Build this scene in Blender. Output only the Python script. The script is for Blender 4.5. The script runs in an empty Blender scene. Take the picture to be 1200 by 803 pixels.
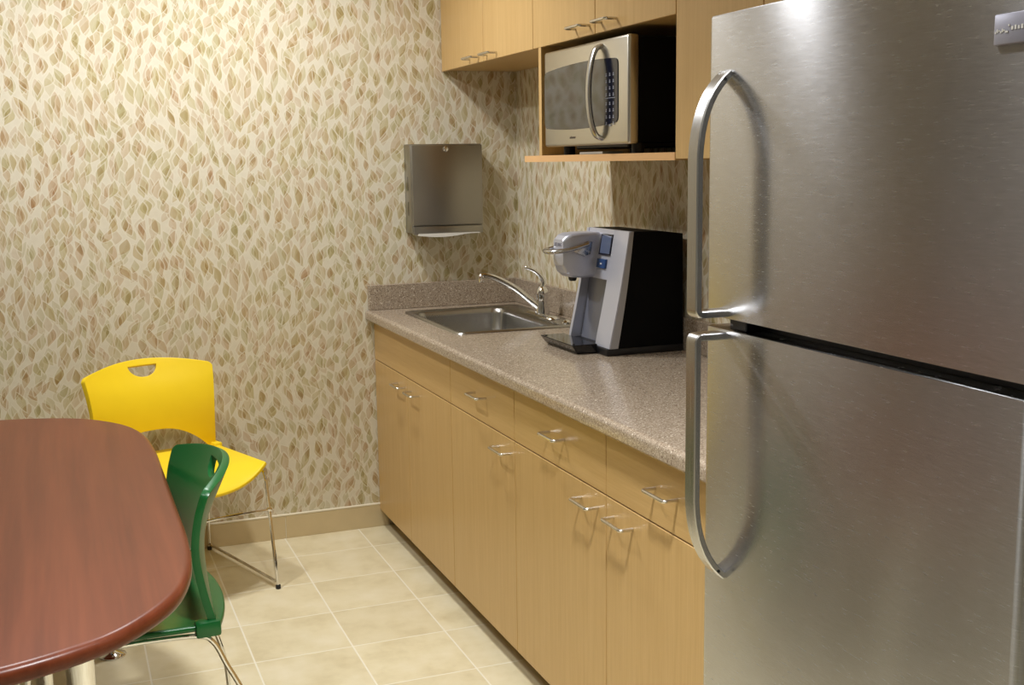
import bpy, bmesh, math, random
from mathutils import Vector, Matrix
random.seed(4)
SC = bpy.context.scene
COL = SC.collection
PI = math.pi

# ------------------------------------------------------------------ node helpers
class NT:
    """small wrapper that builds shader node trees from expressions"""
    def __init__(self, name):
        self.mat = bpy.data.materials.new(name)
        self.mat.use_nodes = True
        self.t = self.mat.node_tree
        self.t.nodes.clear()
        self.out = self.t.nodes.new('ShaderNodeOutputMaterial')
        self.b = self.t.nodes.new('ShaderNodeBsdfPrincipled')
        self.t.links.new(self.b.outputs[0], self.out.inputs[0])
    def n(self, typ, **kw):
        nd = self.t.nodes.new(typ)
        for k, v in kw.items(): setattr(nd, k, v)
        return nd
    def set(self, sock, v):
        if isinstance(v, bpy.types.NodeSocket): self.t.links.new(v, sock)
        else: sock.default_value = v
    def m(self, op, a, b=None, c=None, clamp=False):
        nd = self.n('ShaderNodeMath', operation=op); nd.use_clamp = clamp
        for i, v in enumerate((a, b, c)):
            if v is not None: self.set(nd.inputs[i], v)
        return nd.outputs[0]
    def vec(self, x, y, z=0.0):
        nd = self.n('ShaderNodeCombineXYZ')
        for i, v in enumerate((x, y, z)): self.set(nd.inputs[i], v)
        return nd.outputs[0]
    def sep(self, v):
        nd = self.n('ShaderNodeSeparateXYZ'); self.set(nd.inputs[0], v)
        return nd.outputs
    def pos(self):
        return self.n('ShaderNodeNewGeometry').outputs['Position']
    def obj(self):
        return self.n('ShaderNodeTexCoord').outputs['Object']
    def mulv(self, v, s):
        nd = self.n('ShaderNodeVectorMath', operation='MULTIPLY')
        self.set(nd.inputs[0], v); nd.inputs[1].default_value = s
        return nd.outputs[0]
    def noise(self, v, scale=1.0, detail=2.0, rough=0.5, out='Fac'):
        nd = self.n('ShaderNodeTexNoise'); self.set(nd.inputs['Vector'], v)
        nd.inputs['Scale'].default_value = scale; nd.inputs['Detail'].default_value = detail
        nd.inputs['Roughness'].default_value = rough
        return nd.outputs[out]
    def white(self, v):
        nd = self.n('ShaderNodeTexWhiteNoise', noise_dimensions='3D'); self.set(nd.inputs['Vector'], v)
        return nd.outputs['Color']
    def map(self, v, a, b, c=0.0, d=1.0, smooth=False):
        nd = self.n('ShaderNodeMapRange'); nd.interpolation_type = 'SMOOTHSTEP' if smooth else 'LINEAR'
        self.set(nd.inputs[0], v)
        for i, x in enumerate((a, b, c, d)): self.set(nd.inputs[i + 1], x)
        return nd.outputs[0]
    def mix(self, f, a, b, mode='MIX'):
        nd = self.n('ShaderNodeMix', data_type='RGBA', blend_type=mode)
        self.set(nd.inputs[0], f)
        for s, v in ((nd.inputs[6], a), (nd.inputs[7], b)):
            self.set(s, v if isinstance(v, bpy.types.NodeSocket) else (*v, 1.0))
        return nd.outputs[2]
    def ramp(self, f, stops, interp='LINEAR'):
        nd = self.n('ShaderNodeValToRGB'); nd.color_ramp.interpolation = interp
        e = nd.color_ramp.elements
        while len(e) < len(stops): e.new(0.5)
        for el, (p, c) in zip(e, stops): el.position = p; el.color = (*c, 1.0)
        self.set(nd.inputs[0], f)
        return nd.outputs[0]
    def bump(self, h, strength=0.2, dist=0.01):
        nd = self.n('ShaderNodeBump'); nd.inputs['Strength'].default_value = strength
        nd.inputs['Distance'].default_value = dist; self.set(nd.inputs['Height'], h)
        self.t.links.new(nd.outputs[0], self.b.inputs['Normal'])
    def p(self, **kw):
        names = dict(color='Base Color', rough='Roughness', metal='Metallic', spec='Specular IOR Level', aniso='Anisotropic',
                     coat='Coat Weight', coatr='Coat Roughness', emit='Emission Color', es='Emission Strength', trans='Transmission Weight')
        for k, v in kw.items():
            s = self.b.inputs[names[k]]
            if isinstance(v, tuple) and len(v) == 3: v = (*v, 1.0)
            self.set(s, v)
        return self

def lin(r, g, b):
    f = lambda c: (c / 255 / 12.92) if c <= 10 else ((c / 255 + 0.055) / 1.055) ** 2.4
    return (f(r), f(g), f(b))

def plain(name, c, rough=0.5, metal=0.0, var=0.06, **kw):
    t = NT(name)
    n = t.noise(t.obj(), 14.0, 3.0)
    t.p(color=t.mix(n, tuple(x * (1 - var) for x in c), tuple(min(1, x * (1 + var)) for x in c)), rough=rough, metal=metal, **kw)
    return t.mat

M = {}
def leaf_wallpaper():
    t = NT('leaf_wallpaper')
    P = t.sep(t.pos())
    u = t.m('ADD', P[0], P[1]); v = P[2]
    # slight waviness of the printed drawing
    for scl, amp in ((2.6, .10), (9.0, .024)):
        ws = t.sep(t.noise(t.vec(u, v), scl, 1.0, out='Color'))
        u, v = (t.m('ADD', u, t.m('MULTIPLY', t.m('SUBTRACT', ws[0], 0.5), amp)),
                t.m('ADD', v, t.m('MULTIPLY', t.m('SUBTRACT', ws[1], 0.5), amp)))
    cream = lin(220, 213, 193)
    col = t.mix(t.noise(t.vec(u, v), 45.0, 2.0), cream, lin(208, 200, 178))
    pal = [(0.0, (.79, .67, .54)), (0.27, (.75, .70, .50)), (0.5, (.78, .69, .51)), (0.7, (.73, .70, .52)), (0.86, (.80, .67, .56))]
    for k, (sx, sy, L, W, dens, tilt) in enumerate([(.045, .080, .0370, .0175, 1.0, .21), (.049, .087, .0395, .0175, .97, -.26), (.047, .079, .0350, .0160, .97, .36), (.055, .093, .0405, .0165, .93, -.12)]):
        ca, sa = math.cos(tilt), math.sin(tilt)
        ur = t.m('ADD', t.m('MULTIPLY', u, ca), t.m('MULTIPLY', v, sa)); vr = t.m('SUBTRACT', t.m('MULTIPLY', v, ca), t.m('MULTIPLY', u, sa))
        uu = t.m('ADD', t.m('DIVIDE', ur, sx), 17.37 + 7.71 * k)
        ci = t.m('FLOOR', uu)
        cr = t.sep(t.white(t.vec(ci, 5.5, 1.7 + k)))
        vv = t.m('ADD', t.m('ADD', t.m('DIVIDE', vr, sy), t.m('MULTIPLY', cr[0], 13.0)), 31.1 * k)
        ri = t.m('FLOOR', vv)
        r = t.sep(t.white(t.vec(ci, ri, 3.1 + k)))
        r2 = t.sep(t.white(t.vec(ri, ci, 8.7 + k)))
        px = t.m('MULTIPLY', t.m('SUBTRACT', t.m('SUBTRACT', uu, ci), t.map(r2[1], 0, 1, .40, .60)), sx)
        py = t.m('MULTIPLY', t.m('SUBTRACT', t.m('SUBTRACT', vv, ri), t.map(r2[2], 0, 1, .44, .56)), sy)
        an = t.m('ADD', t.m('MULTIPLY', t.m('SUBTRACT', r[0], 0.5), 0.95), tilt)
        cs, sn = t.m('COSINE', an), t.m('SINE', an)
        x = t.m('SUBTRACT', t.m('MULTIPLY', px, cs), t.m('MULTIPLY', py, sn))
        y = t.m('ADD', t.m('MULTIPLY', px, sn), t.m('MULTIPLY', py, cs))
        sc = t.map(r[1], 0, 1, .74, 1.0)
        yn = t.m('DIVIDE', y, t.m('MULTIPLY', sc, L))
        prof = t.m('MULTIPLY', t.m('SUBTRACT', 1.0, t.m('POWER', t.m('ABSOLUTE', yn), 1.45)), t.m('SUBTRACT', 1.0, t.m('MULTIPLY', yn, t.map(r2[0], 0, 1, -.35, .35))))
        xb = t.m('SUBTRACT', x, t.m('MULTIPLY', t.m('SUBTRACT', t.m('MULTIPLY', yn, yn), 0.5), t.map(cr[1], 0, 1, -.006, .006)))
        d = t.m('SUBTRACT', t.m('ABSOLUTE', xb), t.m('MULTIPLY', t.m('MULTIPLY', sc, W), prof))
        mask = t.map(d, 0.0008, -0.0008, 0, 1, True)
        rim = t.m('MULTIPLY', t.map(d, 0.0050, 0.0026, 0, 1, True), t.m('SUBTRACT', 1.0, mask))
        on = t.m('LESS_THAN', r2[0], dens)
        tint = t.ramp(r[2], pal, 'CONSTANT')
        dark = t.m('ADD', t.map(xb, -.002, .002, .68, .86), t.m('MULTIPLY', t.map(yn, 1.0, -1.0), 0.14))
        op = t.m('MULTIPLY', t.m('MULTIPLY', mask, on), t.m('MULTIPLY', dark, t.map(r2[1], 0, 1, *((.45, .75), (.5, .9), (.6, 1.0), (.75, 1.0))[k])))
        col = t.mix(t.m('MULTIPLY', t.m('MULTIPLY', rim, on), 0.62), col, cream)
        col = t.mix(op, col, tint, 'MULTIPLY')
    t.p(color=col, rough=0.62, spec=0.25)
    return t.mat

def floor_tile():
    t = NT('beige_floor_tile')
    P = t.sep(t.pos()); S = 0.305
    a = t.m('DIVIDE', t.m('ADD', P[0], 0.7356 + S * 40), S); b = t.m('DIVIDE', t.m('ADD', P[1], 0.2496 + S * 60), S)
    ia, ib = t.m('FLOOR', a), t.m('FLOOR', b)
    fa, fb = t.m('SUBTRACT', a, ia), t.m('SUBTRACT', b, ib)
    ea = t.m('MINIMUM', fa, t.m('SUBTRACT', 1.0, fa)); eb = t.m('MINIMUM', fb, t.m('SUBTRACT', 1.0, fb))
    e = t.m('MULTIPLY', t.m('MINIMUM', ea, eb), S)
    g = t.map(e, 0.0018, 0.0034, 0, 1, True)
    r = t.sep(t.white(t.vec(ia, ib, 2.0)))
    off = t.vec(t.m('ADD', P[0], t.m('MULTIPLY', r[0], 9.0)), t.m('ADD', P[1], t.m('MULTIPLY', r[1], 9.0)), 0.0)
    n = t.noise(off, 5.5, 4.0, 0.55); n2 = t.noise(off, 26.0, 3.0, 0.6)
    c = t.ramp(t.m('ADD', t.m('MULTIPLY', n, 0.75), t.m('MULTIPLY', n2, 0.25)),
               [(0.30, lin(202, 188, 150)), (0.50, lin(221, 210, 175)), (0.70, lin(231, 222, 194))])
    c = t.mix(t.map(r[2], 0, 1, 0, 0.20), c, lin(192, 178, 144))
    c = t.mix(g, lin(234, 228, 208), c)
    t.p(color=c, rough=t.map(n2, 0.3, 0.7, 0.34, 0.5), spec=0.4)
    t.bump(g, 0.25, 0.002)
    return t.mat

def maple(name, axis):
    t = NT(name)
    s = {'z': (70, 70, 2.2), 'y': (70, 2.2, 70)}[axis]
    P = t.pos()
    n = t.noise(t.mulv(P, s), 1.0, 4.0, 0.6)
    n2 = t.noise(t.mulv(P, tuple(x * 4 for x in s)), 1.0, 2.0, 0.5)
    n3 = t.noise(P, 1.6, 2.0)
    f = t.m('ADD', t.m('MULTIPLY', n, 0.6), t.m('ADD', t.m('MULTIPLY', n2, 0.3), t.m('MULTIPLY', n3, 0.1)))
    t.p(color=t.ramp(f, [(0.25, lin(188, 151, 94)), (0.5, lin(197, 162, 105)), (0.75, lin(205, 171, 115))]), rough=0.33, spec=0.4)
    return t.mat

def cherry():
    t = NT('red_brown_cherry_laminate')
    P = t.pos()
    n = t.noise(t.mulv(P, (16, .8, 16)), 1.0, 4.0, 0.6)
    n2 = t.noise(t.mulv(P, (70, 2.2, 70)), 1.0, 3.0, 0.6)
    f = t.m('ADD', t.m('MULTIPLY', n, 0.62), t.m('MULTIPLY', n2, 0.38))
    c = t.ramp(f, [(0.28, lin(84, 37, 20)), (0.5, lin(104, 50, 29)), (0.72, lin(118, 60, 36))])
    t.p(color=c, rough=0.30, spec=0.28)
    return t.mat

def stone():
    t = NT('speckled_taupe_quartz')
    P = t.pos()
    vo = t.n('ShaderNodeTexVoronoi'); t.set(vo.inputs['Vector'], P); vo.inputs['Scale'].default_value = 380.0
    c1 = t.sep(vo.outputs['Color'])
    vo2 = t.n('ShaderNodeTexVoronoi'); t.set(vo2.inputs['Vector'], P); vo2.inputs['Scale'].default_value = 130.0
    c2 = t.sep(vo2.outputs['Color'])
    base = t.ramp(c1[0], [(0.0, lin(136, 120, 102)), (0.22, lin(154, 138, 119)), (0.5, lin(166, 151, 132)), (0.8, lin(178, 164, 145)), (0.95, lin(200, 188, 170))], 'CONSTANT')
    chip = t.m('MULTIPLY', t.m('GREATER_THAN', c2[0], 0.93), t.m('LESS_THAN', vo2.outputs['Distance'], 0.33))
    chipd = t.m('MULTIPLY', t.m('LESS_THAN', c2[1], 0.10), t.m('LESS_THAN', vo2.outputs['Distance'], 0.36))
    c = t.mix(chip, base, lin(214, 202, 184)); c = t.mix(chipd, c, lin(122, 102, 86))
    t.p(color=c, rough=0.16, spec=0.5)
    return t.mat

def brushed(name, c, rough=0.3, aniso=0.75, tangent=(0, 0, 1), grain=(3, 3, 420), var=0.10, rv=0.06):
    """stainless steel whose grain runs across the tangent"""
    t = NT(name)
    n = t.noise(t.mulv(t.pos(), grain), 1.0, 3.0, 0.6)
    t.p(color=t.mix(n, tuple(x * (1 - var) for x in c), tuple(x * (1 + var) for x in c)), metal=1.0,
        rough=t.map(n, 0.3, 0.7, rough * (1 - rv), rough * (1 + rv)), aniso=aniso)
    cv = t.n('ShaderNodeCombineXYZ')
    for i in range(3): cv.inputs[i].default_value = tangent[i]
    t.t.links.new(cv.outputs[0], t.b.inputs['Tangent'])
    return t.mat

M['paint'] = plain('pale_grey_wall_paint', (.46, .46, .46), 0.7, 0.0, 0.02)
M['wallpaper'] = leaf_wallpaper()
M['tile'] = floor_tile()
M['maple'] = maple('maple_laminate', 'z')
M['maple_y'] = maple('maple_laminate_lengthwise', 'y')
M['cherry'] = cherry()
M['stone'] = stone()
M['steel_fridge'] = brushed('brushed_stainless_door', (.54, .545, .565), 0.26, 0.9, grain=(40, 40, 420), var=.13, rv=.06)
M['steel_handle'] = brushed('brushed_stainless_handle', (.52, .52, .52), 0.26, 0.3, grain=(300, 300, 4))
M['steel_mw'] = brushed('stainless_oven_front', (.62, .60, .55), 0.28, 0.6, grain=(30, 30, 500), var=.02, rv=.01)
M['steel_disp'] = brushed('satin_stainless_cabinet', (.37, .355, .32), 0.36, 0.6, grain=(30, 30, 400), var=.02, rv=.01)
M['steel_sink'] = brushed('satin_stainless_sink', (.44, .435, .42), 0.26, 0.0, grain=(4, 4, 4), var=.02, rv=.02)
M['chrome'] = plain('polished_chrome', (.80, .80, .80), 0.07, 1.0, 0.02)
M['nickel'] = plain('satin_nickel', (.70, .67, .60), 0.26, 1.0, 0.03)
M['yellow'] = plain('yellow_plastic', lin(248, 214, 34), 0.42, 0.0, 0.03, spec=0.4)
M['green'] = plain('green_plastic', lin(20, 100, 46), 0.30, 0.0, 0.05, spec=0.5)
M['black'] = plain('black_plastic', (.006, .006, .007), 0.38, 0.0, 0.2)
M['black_gloss'] = plain('glossy_black_plastic', (.008, .008, .010), 0.08, 0.0, 0.1)
M['black_paint'] = plain('matt_black_enamel', (.003, .003, .003), 0.6, 0.0, 0.2, spec=0.08)
M['silver'] = plain('silver_plastic', (.55, .57, .66), 0.36, 0.45, 0.03)
M['silver_side'] = plain('grey_plastic_trim', (.40, .40, .42), 0.4, 0.4, 0.03)
M['grey_blue'] = plain('blue_grey_plastic', (.20, .21, .26), 0.3, 0.3, 0.04)
M['lcd'] = plain('grey_blue_display', (.10, .13, .22), 0.1, 0.0, 0.1)
M['blue_btn'] = plain('blue_button', (.02, .06, .18), 0.25)
M['glass_dark'] = plain('smoked_oven_glass', (.040, .038, .034), 0.05, 0.0, 0.05, spec=0.9)
M['navy'] = plain('navy_control_panel', (.010, .012, .026), 0.12, 0.0, 0.1)
M['mark'] = plain('pale_printed_legend', (.34, .36, .44), 0.5)
M['mark_dark'] = plain('dark_printed_mark', (.07, .05, .04), 0.5)
M['fridge_side'] = plain('grey_textured_enamel', (.42, .42, .41), 0.5, 0.0, 0.08)
M['gasket'] = plain('black_gasket', (.006, .006, .008), 0.45)
M['badge'] = plain('lavender_grey_badge', (.30, .30, .36), 0.35, 0.5)
M['badge_mark'] = plain('bright_badge_lettering', (.75, .74, .70), 0.3, 0.4)
M['paper'] = plain('white_paper', (.78, .76, .70), 0.8, 0.0, 0.02)
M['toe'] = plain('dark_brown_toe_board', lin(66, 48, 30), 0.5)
M['base_tile'] = plain('tan_base_tile', lin(206, 187, 147), 0.4, 0.0, 0.08)
M['grout'] = plain('cream_grout', lin(228, 220, 196), 0.6)
M['ceiling'] = plain('white_ceiling_board', (.78, .77, .73), 0.8, 0.0, 0.02)
M['lettering'] = plain('grey_lettering', (.16, .16, .20), 0.4)
M['rubber'] = plain('black_rubber', (.012, .012, .012), 0.6)
M['niche_edge'] = plain('pale_maple_edge_band', lin(222, 176, 122), 0.4)

# ------------------------------------------------------------------ mesh helpers
def nb(): return bmesh.new()

def add_box(bm, lo, hi, bev=0.0, seg=2, only=None):
    lo, hi = Vector([min(a, b) for a, b in zip(lo, hi)]), Vector([max(a, b) for a, b in zip(lo, hi)])
    r = bmesh.ops.create_cube(bm, size=1.0, matrix=Matrix.Translation((lo + hi) / 2) @ Matrix.Diagonal((*(hi - lo), 1.0)))
    if bev > 0:
        es = {e for v in r['verts'] for e in v.link_edges}
        if only: es = {e for e in es if only(e)}
        bmesh.ops.bevel(bm, geom=list(es), offset=bev, segments=seg, affect='EDGES', profile=0.5)
    return bm

def add_prism(bm, poly, a, b, axis='y', bev=0.0, seg=2):
    """polygon (2D points) extruded from a to b along axis. y: points are (x,z); z: (x,y); x: (y,z)"""
    def pt(p, t):
        return {'y': (p[0], t, p[1]), 'z': (p[0], p[1], t), 'x': (t, p[0], p[1])}[axis]
    v0 = [bm.verts.new(pt(p, a)) for p in poly]; v1 = [bm.verts.new(pt(p, b)) for p in poly]
    n = len(poly)
    fs = [bm.faces.new(v0), bm.faces.new(v1[::-1])]
    for i in range(n): fs.append(bm.faces.new((v0[i], v1[i], v1[(i + 1) % n], v0[(i + 1) % n])))
    if bev > 0:
        es = {e for f in fs[:2] for e in f.edges}
        bmesh.ops.bevel(bm, geom=list(es), offset=bev, segments=seg, affect='EDGES', profile=0.5)
    bmesh.ops.recalc_face_normals(bm, faces=bm.faces[:])
    return bm

def smooth_path(pts, n=8):
    P = [Vector(p) for p in pts]
    if len(P) < 3: return P
    out = []
    for i in range(len(P) - 1):
        p0, p1, p2, p3 = P[max(i - 1, 0)], P[i], P[i + 1], P[min(i + 2, len(P) - 1)]
        for k in range(n):
            t = k / n
            out.append(0.5 * ((2 * p1) + (p2 - p0) * t + (2 * p0 - 5 * p1 + 4 * p2 - p3) * t * t + (3 * p1 - p0 - 3 * p2 + p3) * t ** 3))
    out.append(P[-1])
    return out

def round_path(pts, r, n=5):
    """polyline with its corners rounded by radius r"""
    P = [Vector(p) for p in pts]; out = [P[0]]
    for i in range(1, len(P) - 1):
        a = (P[i - 1] - P[i]); b = (P[i + 1] - P[i]); rr = min(r, a.length * 0.48, b.length * 0.48)
        A = P[i] + a.normalized() * rr; B = P[i] + b.normalized() * rr
        for k in range(n + 1):
            t = k / n; out.append((1 - t) ** 2 * A + 2 * t * (1 - t) * P[i] + t * t * B)
    out.append(P[-1]); return out

def add_tube(bm, pts, r, seg=10, r_end=None, caps=True, section=None):
    """tube along a path; section: list of 2D offsets replaces the circle"""
    P = [Vector(p) for p in pts]; n = len(P)
    T = [(P[min(i + 1, n - 1)] - P[max(i - 1, 0)]).normalized() for i in range(n)]
    ref = Vector((0, 0, 1)) if abs(T[0].z) < 0.9 else Vector((0, 1, 0))
    N = (ref - T[0] * ref.dot(T[0])).normalized(); rings = []
    for i in range(n):
        N = (N - T[i] * N.dot(T[i])).normalized(); B = T[i].cross(N)
        f = i / max(n - 1, 1); rad = r if r_end is None else r + (r_end - r) * f
        if section: offs = section
        else: offs = [(math.cos(2 * PI * k / seg) * rad, math.sin(2 * PI * k / seg) * rad) for k in range(seg)]
        rings.append([bm.verts.new(P[i] + N * a + B * b) for a, b in offs])
    m = len(rings[0])
    for i in range(n - 1):
        for k in range(m): bm.faces.new((rings[i][k], rings[i][(k + 1) % m], rings[i + 1][(k + 1) % m], rings[i + 1][k]))
    if caps:
        bm.faces.new(rings[0][::-1]); bm.faces.new(rings[-1])
    bmesh.ops.recalc_face_normals(bm, faces=bm.faces[:])
    return bm

def add_lathe(bm, prof, c, seg=28, axis='z'):
    rings = []
    for r, h in prof:
        ring = []
        for k in range(seg):
            a = 2 * PI * k / seg; x, y = r * math.cos(a), r * math.sin(a)
            o = {'z': (x, y, h), 'x': (h, x, y), 'y': (x, h, y)}[axis]
            ring.append(bm.verts.new(Vector(c) + Vector(o)))
        rings.append(ring)
    for i in range(len(rings) - 1):
        for k in range(seg): bm.faces.new((rings[i][k], rings[i][(k + 1) % seg], rings[i + 1][(k + 1) % seg], rings[i + 1][k]))
    bm.faces.new(rings[0][::-1]); bm.faces.new(rings[-1])
    bmesh.ops.recalc_face_normals(bm, faces=bm.faces[:])
    return bm

def add_loft(bm, loops, cap0=False, cap1=False):
    R = [[bm.verts.new(p) for p in lp] for lp in loops]; m = len(R[0])
    for i in range(len(R) - 1):
        for k in range(m): bm.faces.new((R[i][k], R[i][(k + 1) % m], R[i + 1][(k + 1) % m], R[i + 1][k]))
    if cap0: bm.faces.new(R[0][::-1])
    if cap1: bm.faces.new(R[-1])
    bmesh.ops.recalc_face_normals(bm, faces=bm.faces[:])
    return bm

def rrect(x0, x1, y0, y1, r, z, n=6):
    x0, x1 = min(x0, x1), max(x0, x1); y0, y1 = min(y0, y1), max(y0, y1); out = []
    for cx, cy, a0 in ((x1 - r, y1 - r, 0), (x0 + r, y1 - r, PI / 2), (x0 + r, y0 + r, PI), (x1 - r, y0 + r, 1.5 * PI)):
        for k in range(n + 1):
            a = a0 + PI / 2 * k / n; out.append((cx + r * math.cos(a), cy + r * math.sin(a), z))
    return out

ORIGIN = {}
def obj(name, bm, mat, parent=None, smooth=True, angle=35, label=None, local=False):
    me = bpy.data.meshes.new(name)
    o = bpy.data.objects.new(name, me)
    root = parent
    while root is not None and root.parent is not None: root = root.parent
    if root is not None and not local: bmesh.ops.translate(bm, verts=bm.verts[:], vec=-Vector(root.location))
    bm.to_mesh(me); bm.free()
    me.materials.append(M[mat] if isinstance(mat, str) else mat)
    if smooth:
        for p in me.polygons: p.use_smooth = True
        me.set_sharp_from_angle(angle=math.radians(angle))
    COL.objects.link(o)
    if parent is not None: o.parent = parent
    if label: o['label'] = label
    return o

def thing(name, label, cat, loc=(0, 0, 0), rotz=0.0, group=None):
    o = bpy.data.objects.new(name, None); o.empty_display_size = 0.1; COL.objects.link(o)
    o.location = loc; o.rotation_euler = (0, 0, rotz); o['label'] = label; o['category'] = cat
    if group: o['group'] = group
    return o

def tag(o, label, cat, group=None):
    o['label'] = label; o['category'] = cat
    if group: o['group'] = group
    return o

def struct(name, bm, mat, parent=None, **kw):
    o = obj(name, bm, mat, parent, **kw)
    if parent is None: o['kind'] = 'structure'
    return o

def box(lo, hi, bev=0.0, seg=2, only=None): return add_box(nb(), lo, hi, bev, seg, only)

# ------------------------------------------------------------------ room shell
XL, YF, H = -4.3, -6.6, 2.6
struct('floor', box((XL - .1, YF - .1, -.1), (.1, .1, 0)), 'tile', smooth=False)
struct('ceiling', box((XL - .1, YF - .1, H), (.1, .1, H + .1)), 'ceiling', smooth=False)
struct('wall_back', box((XL - .1, 0, 0), (.1, .1, H)), 'wallpaper', smooth=False)
struct('wall_right', box((0, YF, 0), (.1, 0, H)), 'wallpaper', smooth=False)
struct('wall_left', box((XL - .1, YF, 0), (XL, 0, H)), 'paint', smooth=False)
struct('wall_front', box((XL - .1, YF - .1, 0), (.1, YF, H)), 'paint', smooth=False)
bm = nb(); x = -.58; e = [-.60, -1.035, -1.645, -2.255, -2.865, -3.475, -4.085, XL]
for a, b in zip(e[:-1], e[1:]): add_box(bm, (b + .0015, -.011, 0), (a - .0015, 0, .094), .001, 1)
bb = struct('baseboard_back', bm, 'base_tile')
bm = nb(); add_box(bm, (XL, -.009, .0), (-.6, -.0005, .093)); add_box(bm, (XL, -.012, .094), (-.6, 0, .101), .0015, 1)
struct('trim_back', bm, 'grout', bb)

# ------------------------------------------------------------------ base cabinets
FX = -.6386          # face of the doors
ZT, ZC = .072, .872  # underside and top of the cabinets
ZS = .711            # drawer / door joint
def pull(parent, y, z, x=FX, L=.098, out=.034):
    """slim bent-wire bar pull, parallel to the front"""
    bm = nb(); r = .0042
    add_tube(bm, round_path([(x + .001, y - L / 2, z), (x - out, y - L / 2, z), (x - out, y + L / 2, z), (x + .001, y + L / 2, z)], .009, 5), r, 10)
    return obj('handle', bm, 'nickel', parent)

def carcass(parent, y0, y1, x0=-.618, x1=-.004, z0=ZT, z1=ZC, mat='maple', top=False, t=.016):
    bm = nb()
    add_box(bm, (x0, y0, z0), (x1, y0 - t, z1)); add_box(bm, (x0, y1, z0), (x1, y1 + t, z1))
    add_box(bm, (x0, y0 - t, z0), (x1, y1 + t, z0 + t)); add_box(bm, (x1 - .008, y0 - t, z0 + t), (x1, y1 + t, z1))
    if top: add_box(bm, (x0, y0 - t, z1 - t), (x1 - .008, y1 + t, z1))
    else: add_box(bm, (x0, y0 - t, z1 - .05), (x0 + .016, y1 + t, z1))
    return obj('carcass', bm, mat, parent, smooth=False)

def slab(name, parent, y0, y1, z0, z1, x=FX, g=.0017, mat='maple', t=.019):
    return obj(name, box((x, y0 - g, z0 + g), (x + t, y1 + g, z1 - g), .0012, 1), mat, parent, smooth=False)

GB = 'maple base cabinets along the right wall'
units = [
    ('maple sink base cabinet with a blank front panel above two doors, in the corner', [0, -.986]),
    ('maple base cabinet with one drawer and one door, next to the sink base', [-.986, -1.562]),
    ('middle-right maple base cabinet with one drawer and one door, below the coffee maker end', [-1.562, -2.157]),
    ('maple base cabinet with one drawer and one door, right beside the refrigerator', [-2.157, -2.745]),
]
units[2] = ('maple drawer and door cabinet, second from the refrigerator, its door pull at the refrigerator side', units[2][1])
for i, (lab, (y0, y1)) in enumerate(units):
    t = thing('base_cabinet', lab, 'cabinet', (-.32, (y0 + y1) / 2, 0), 0, GB)
    ya = y0 - .004 if i == 0 else y0
    carcass(t, ya - .001, y1 + .001)
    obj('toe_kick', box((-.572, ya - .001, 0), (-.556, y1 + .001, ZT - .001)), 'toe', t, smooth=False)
    if i == 0:
        slab('false_drawer_front', t, ya, y1, ZS, ZC - .004, mat='maple_y')
        d = slab('door', t, ya, -.470, ZT, ZS); pull(d, -.395, .668)
        d = slab('door', t, -.470, y1, ZT, ZS); pull(d, -.573, .668)
    else:
        d = slab('drawer', t, y0, y1, ZS, ZC - .004, mat='maple_y'); pull(d, [0, -1.281, -1.866, -2.452][i], .793)
        d = slab('door', t, y0, y1, ZT, ZS); pull(d, [0, -1.484, -2.066, -2.248][i], .668)

# ------------------------------------------------------------------ countertop with its splashes
CX, CT, CE = -.672, .914, -2.775
SX0, SX1, SY0, SY1 = -.555, -.062, -.150, -.825     # sink rim
prof = [(0, CT - .04), (CX + .006, CT - .04)]
for k in range(7):
    a = PI + .35 * PI * 0 - PI / 2 * k / 6
    prof.append((CX + .014 + .014 * math.cos(a), CT - .014 + .014 * math.sin(a)))
prof.insert(2, (CX, CT - .034))
prof += [(0, CT)]
t = thing('countertop', 'speckled taupe stone worktop with low splash, running along the right wall', 'countertop', (-.33, -1.38, CT - .04))
bm = nb()
hx0, hx1, hy0, hy1 = SX0 + .018, SX1 - .018, SY0 - .018, SY1 + .018
def strip(y0, y1, xa=None, xb=None):
    p = prof if xa is None else [(xb, CT - .04), (xa, CT - .04), (xa, CT), (xb, CT)]
    if xa == 'f': p = [(xb, CT - .04)] + prof[1:-1] + [(xb, CT)]
    add_prism(bm, p, y0, y1, 'y')
strip(-.0005, hy0); strip(hy0, hy1, 'f', hx0); strip(hy0, hy1, hx1, -.0005); strip(hy1, CE)
obj('worktop', bm, 'stone', t, angle=30)
obj('side_splash', box((CX + .012, -.0005, CT), (-.0005, -.021, 1.016), .002, 1), 'stone', t, smooth=False)
obj('back_splash', box((-.021, -.0215, CT), (-.0005, CE, 1.016), .002, 1), 'stone', t, smooth=False)

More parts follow.
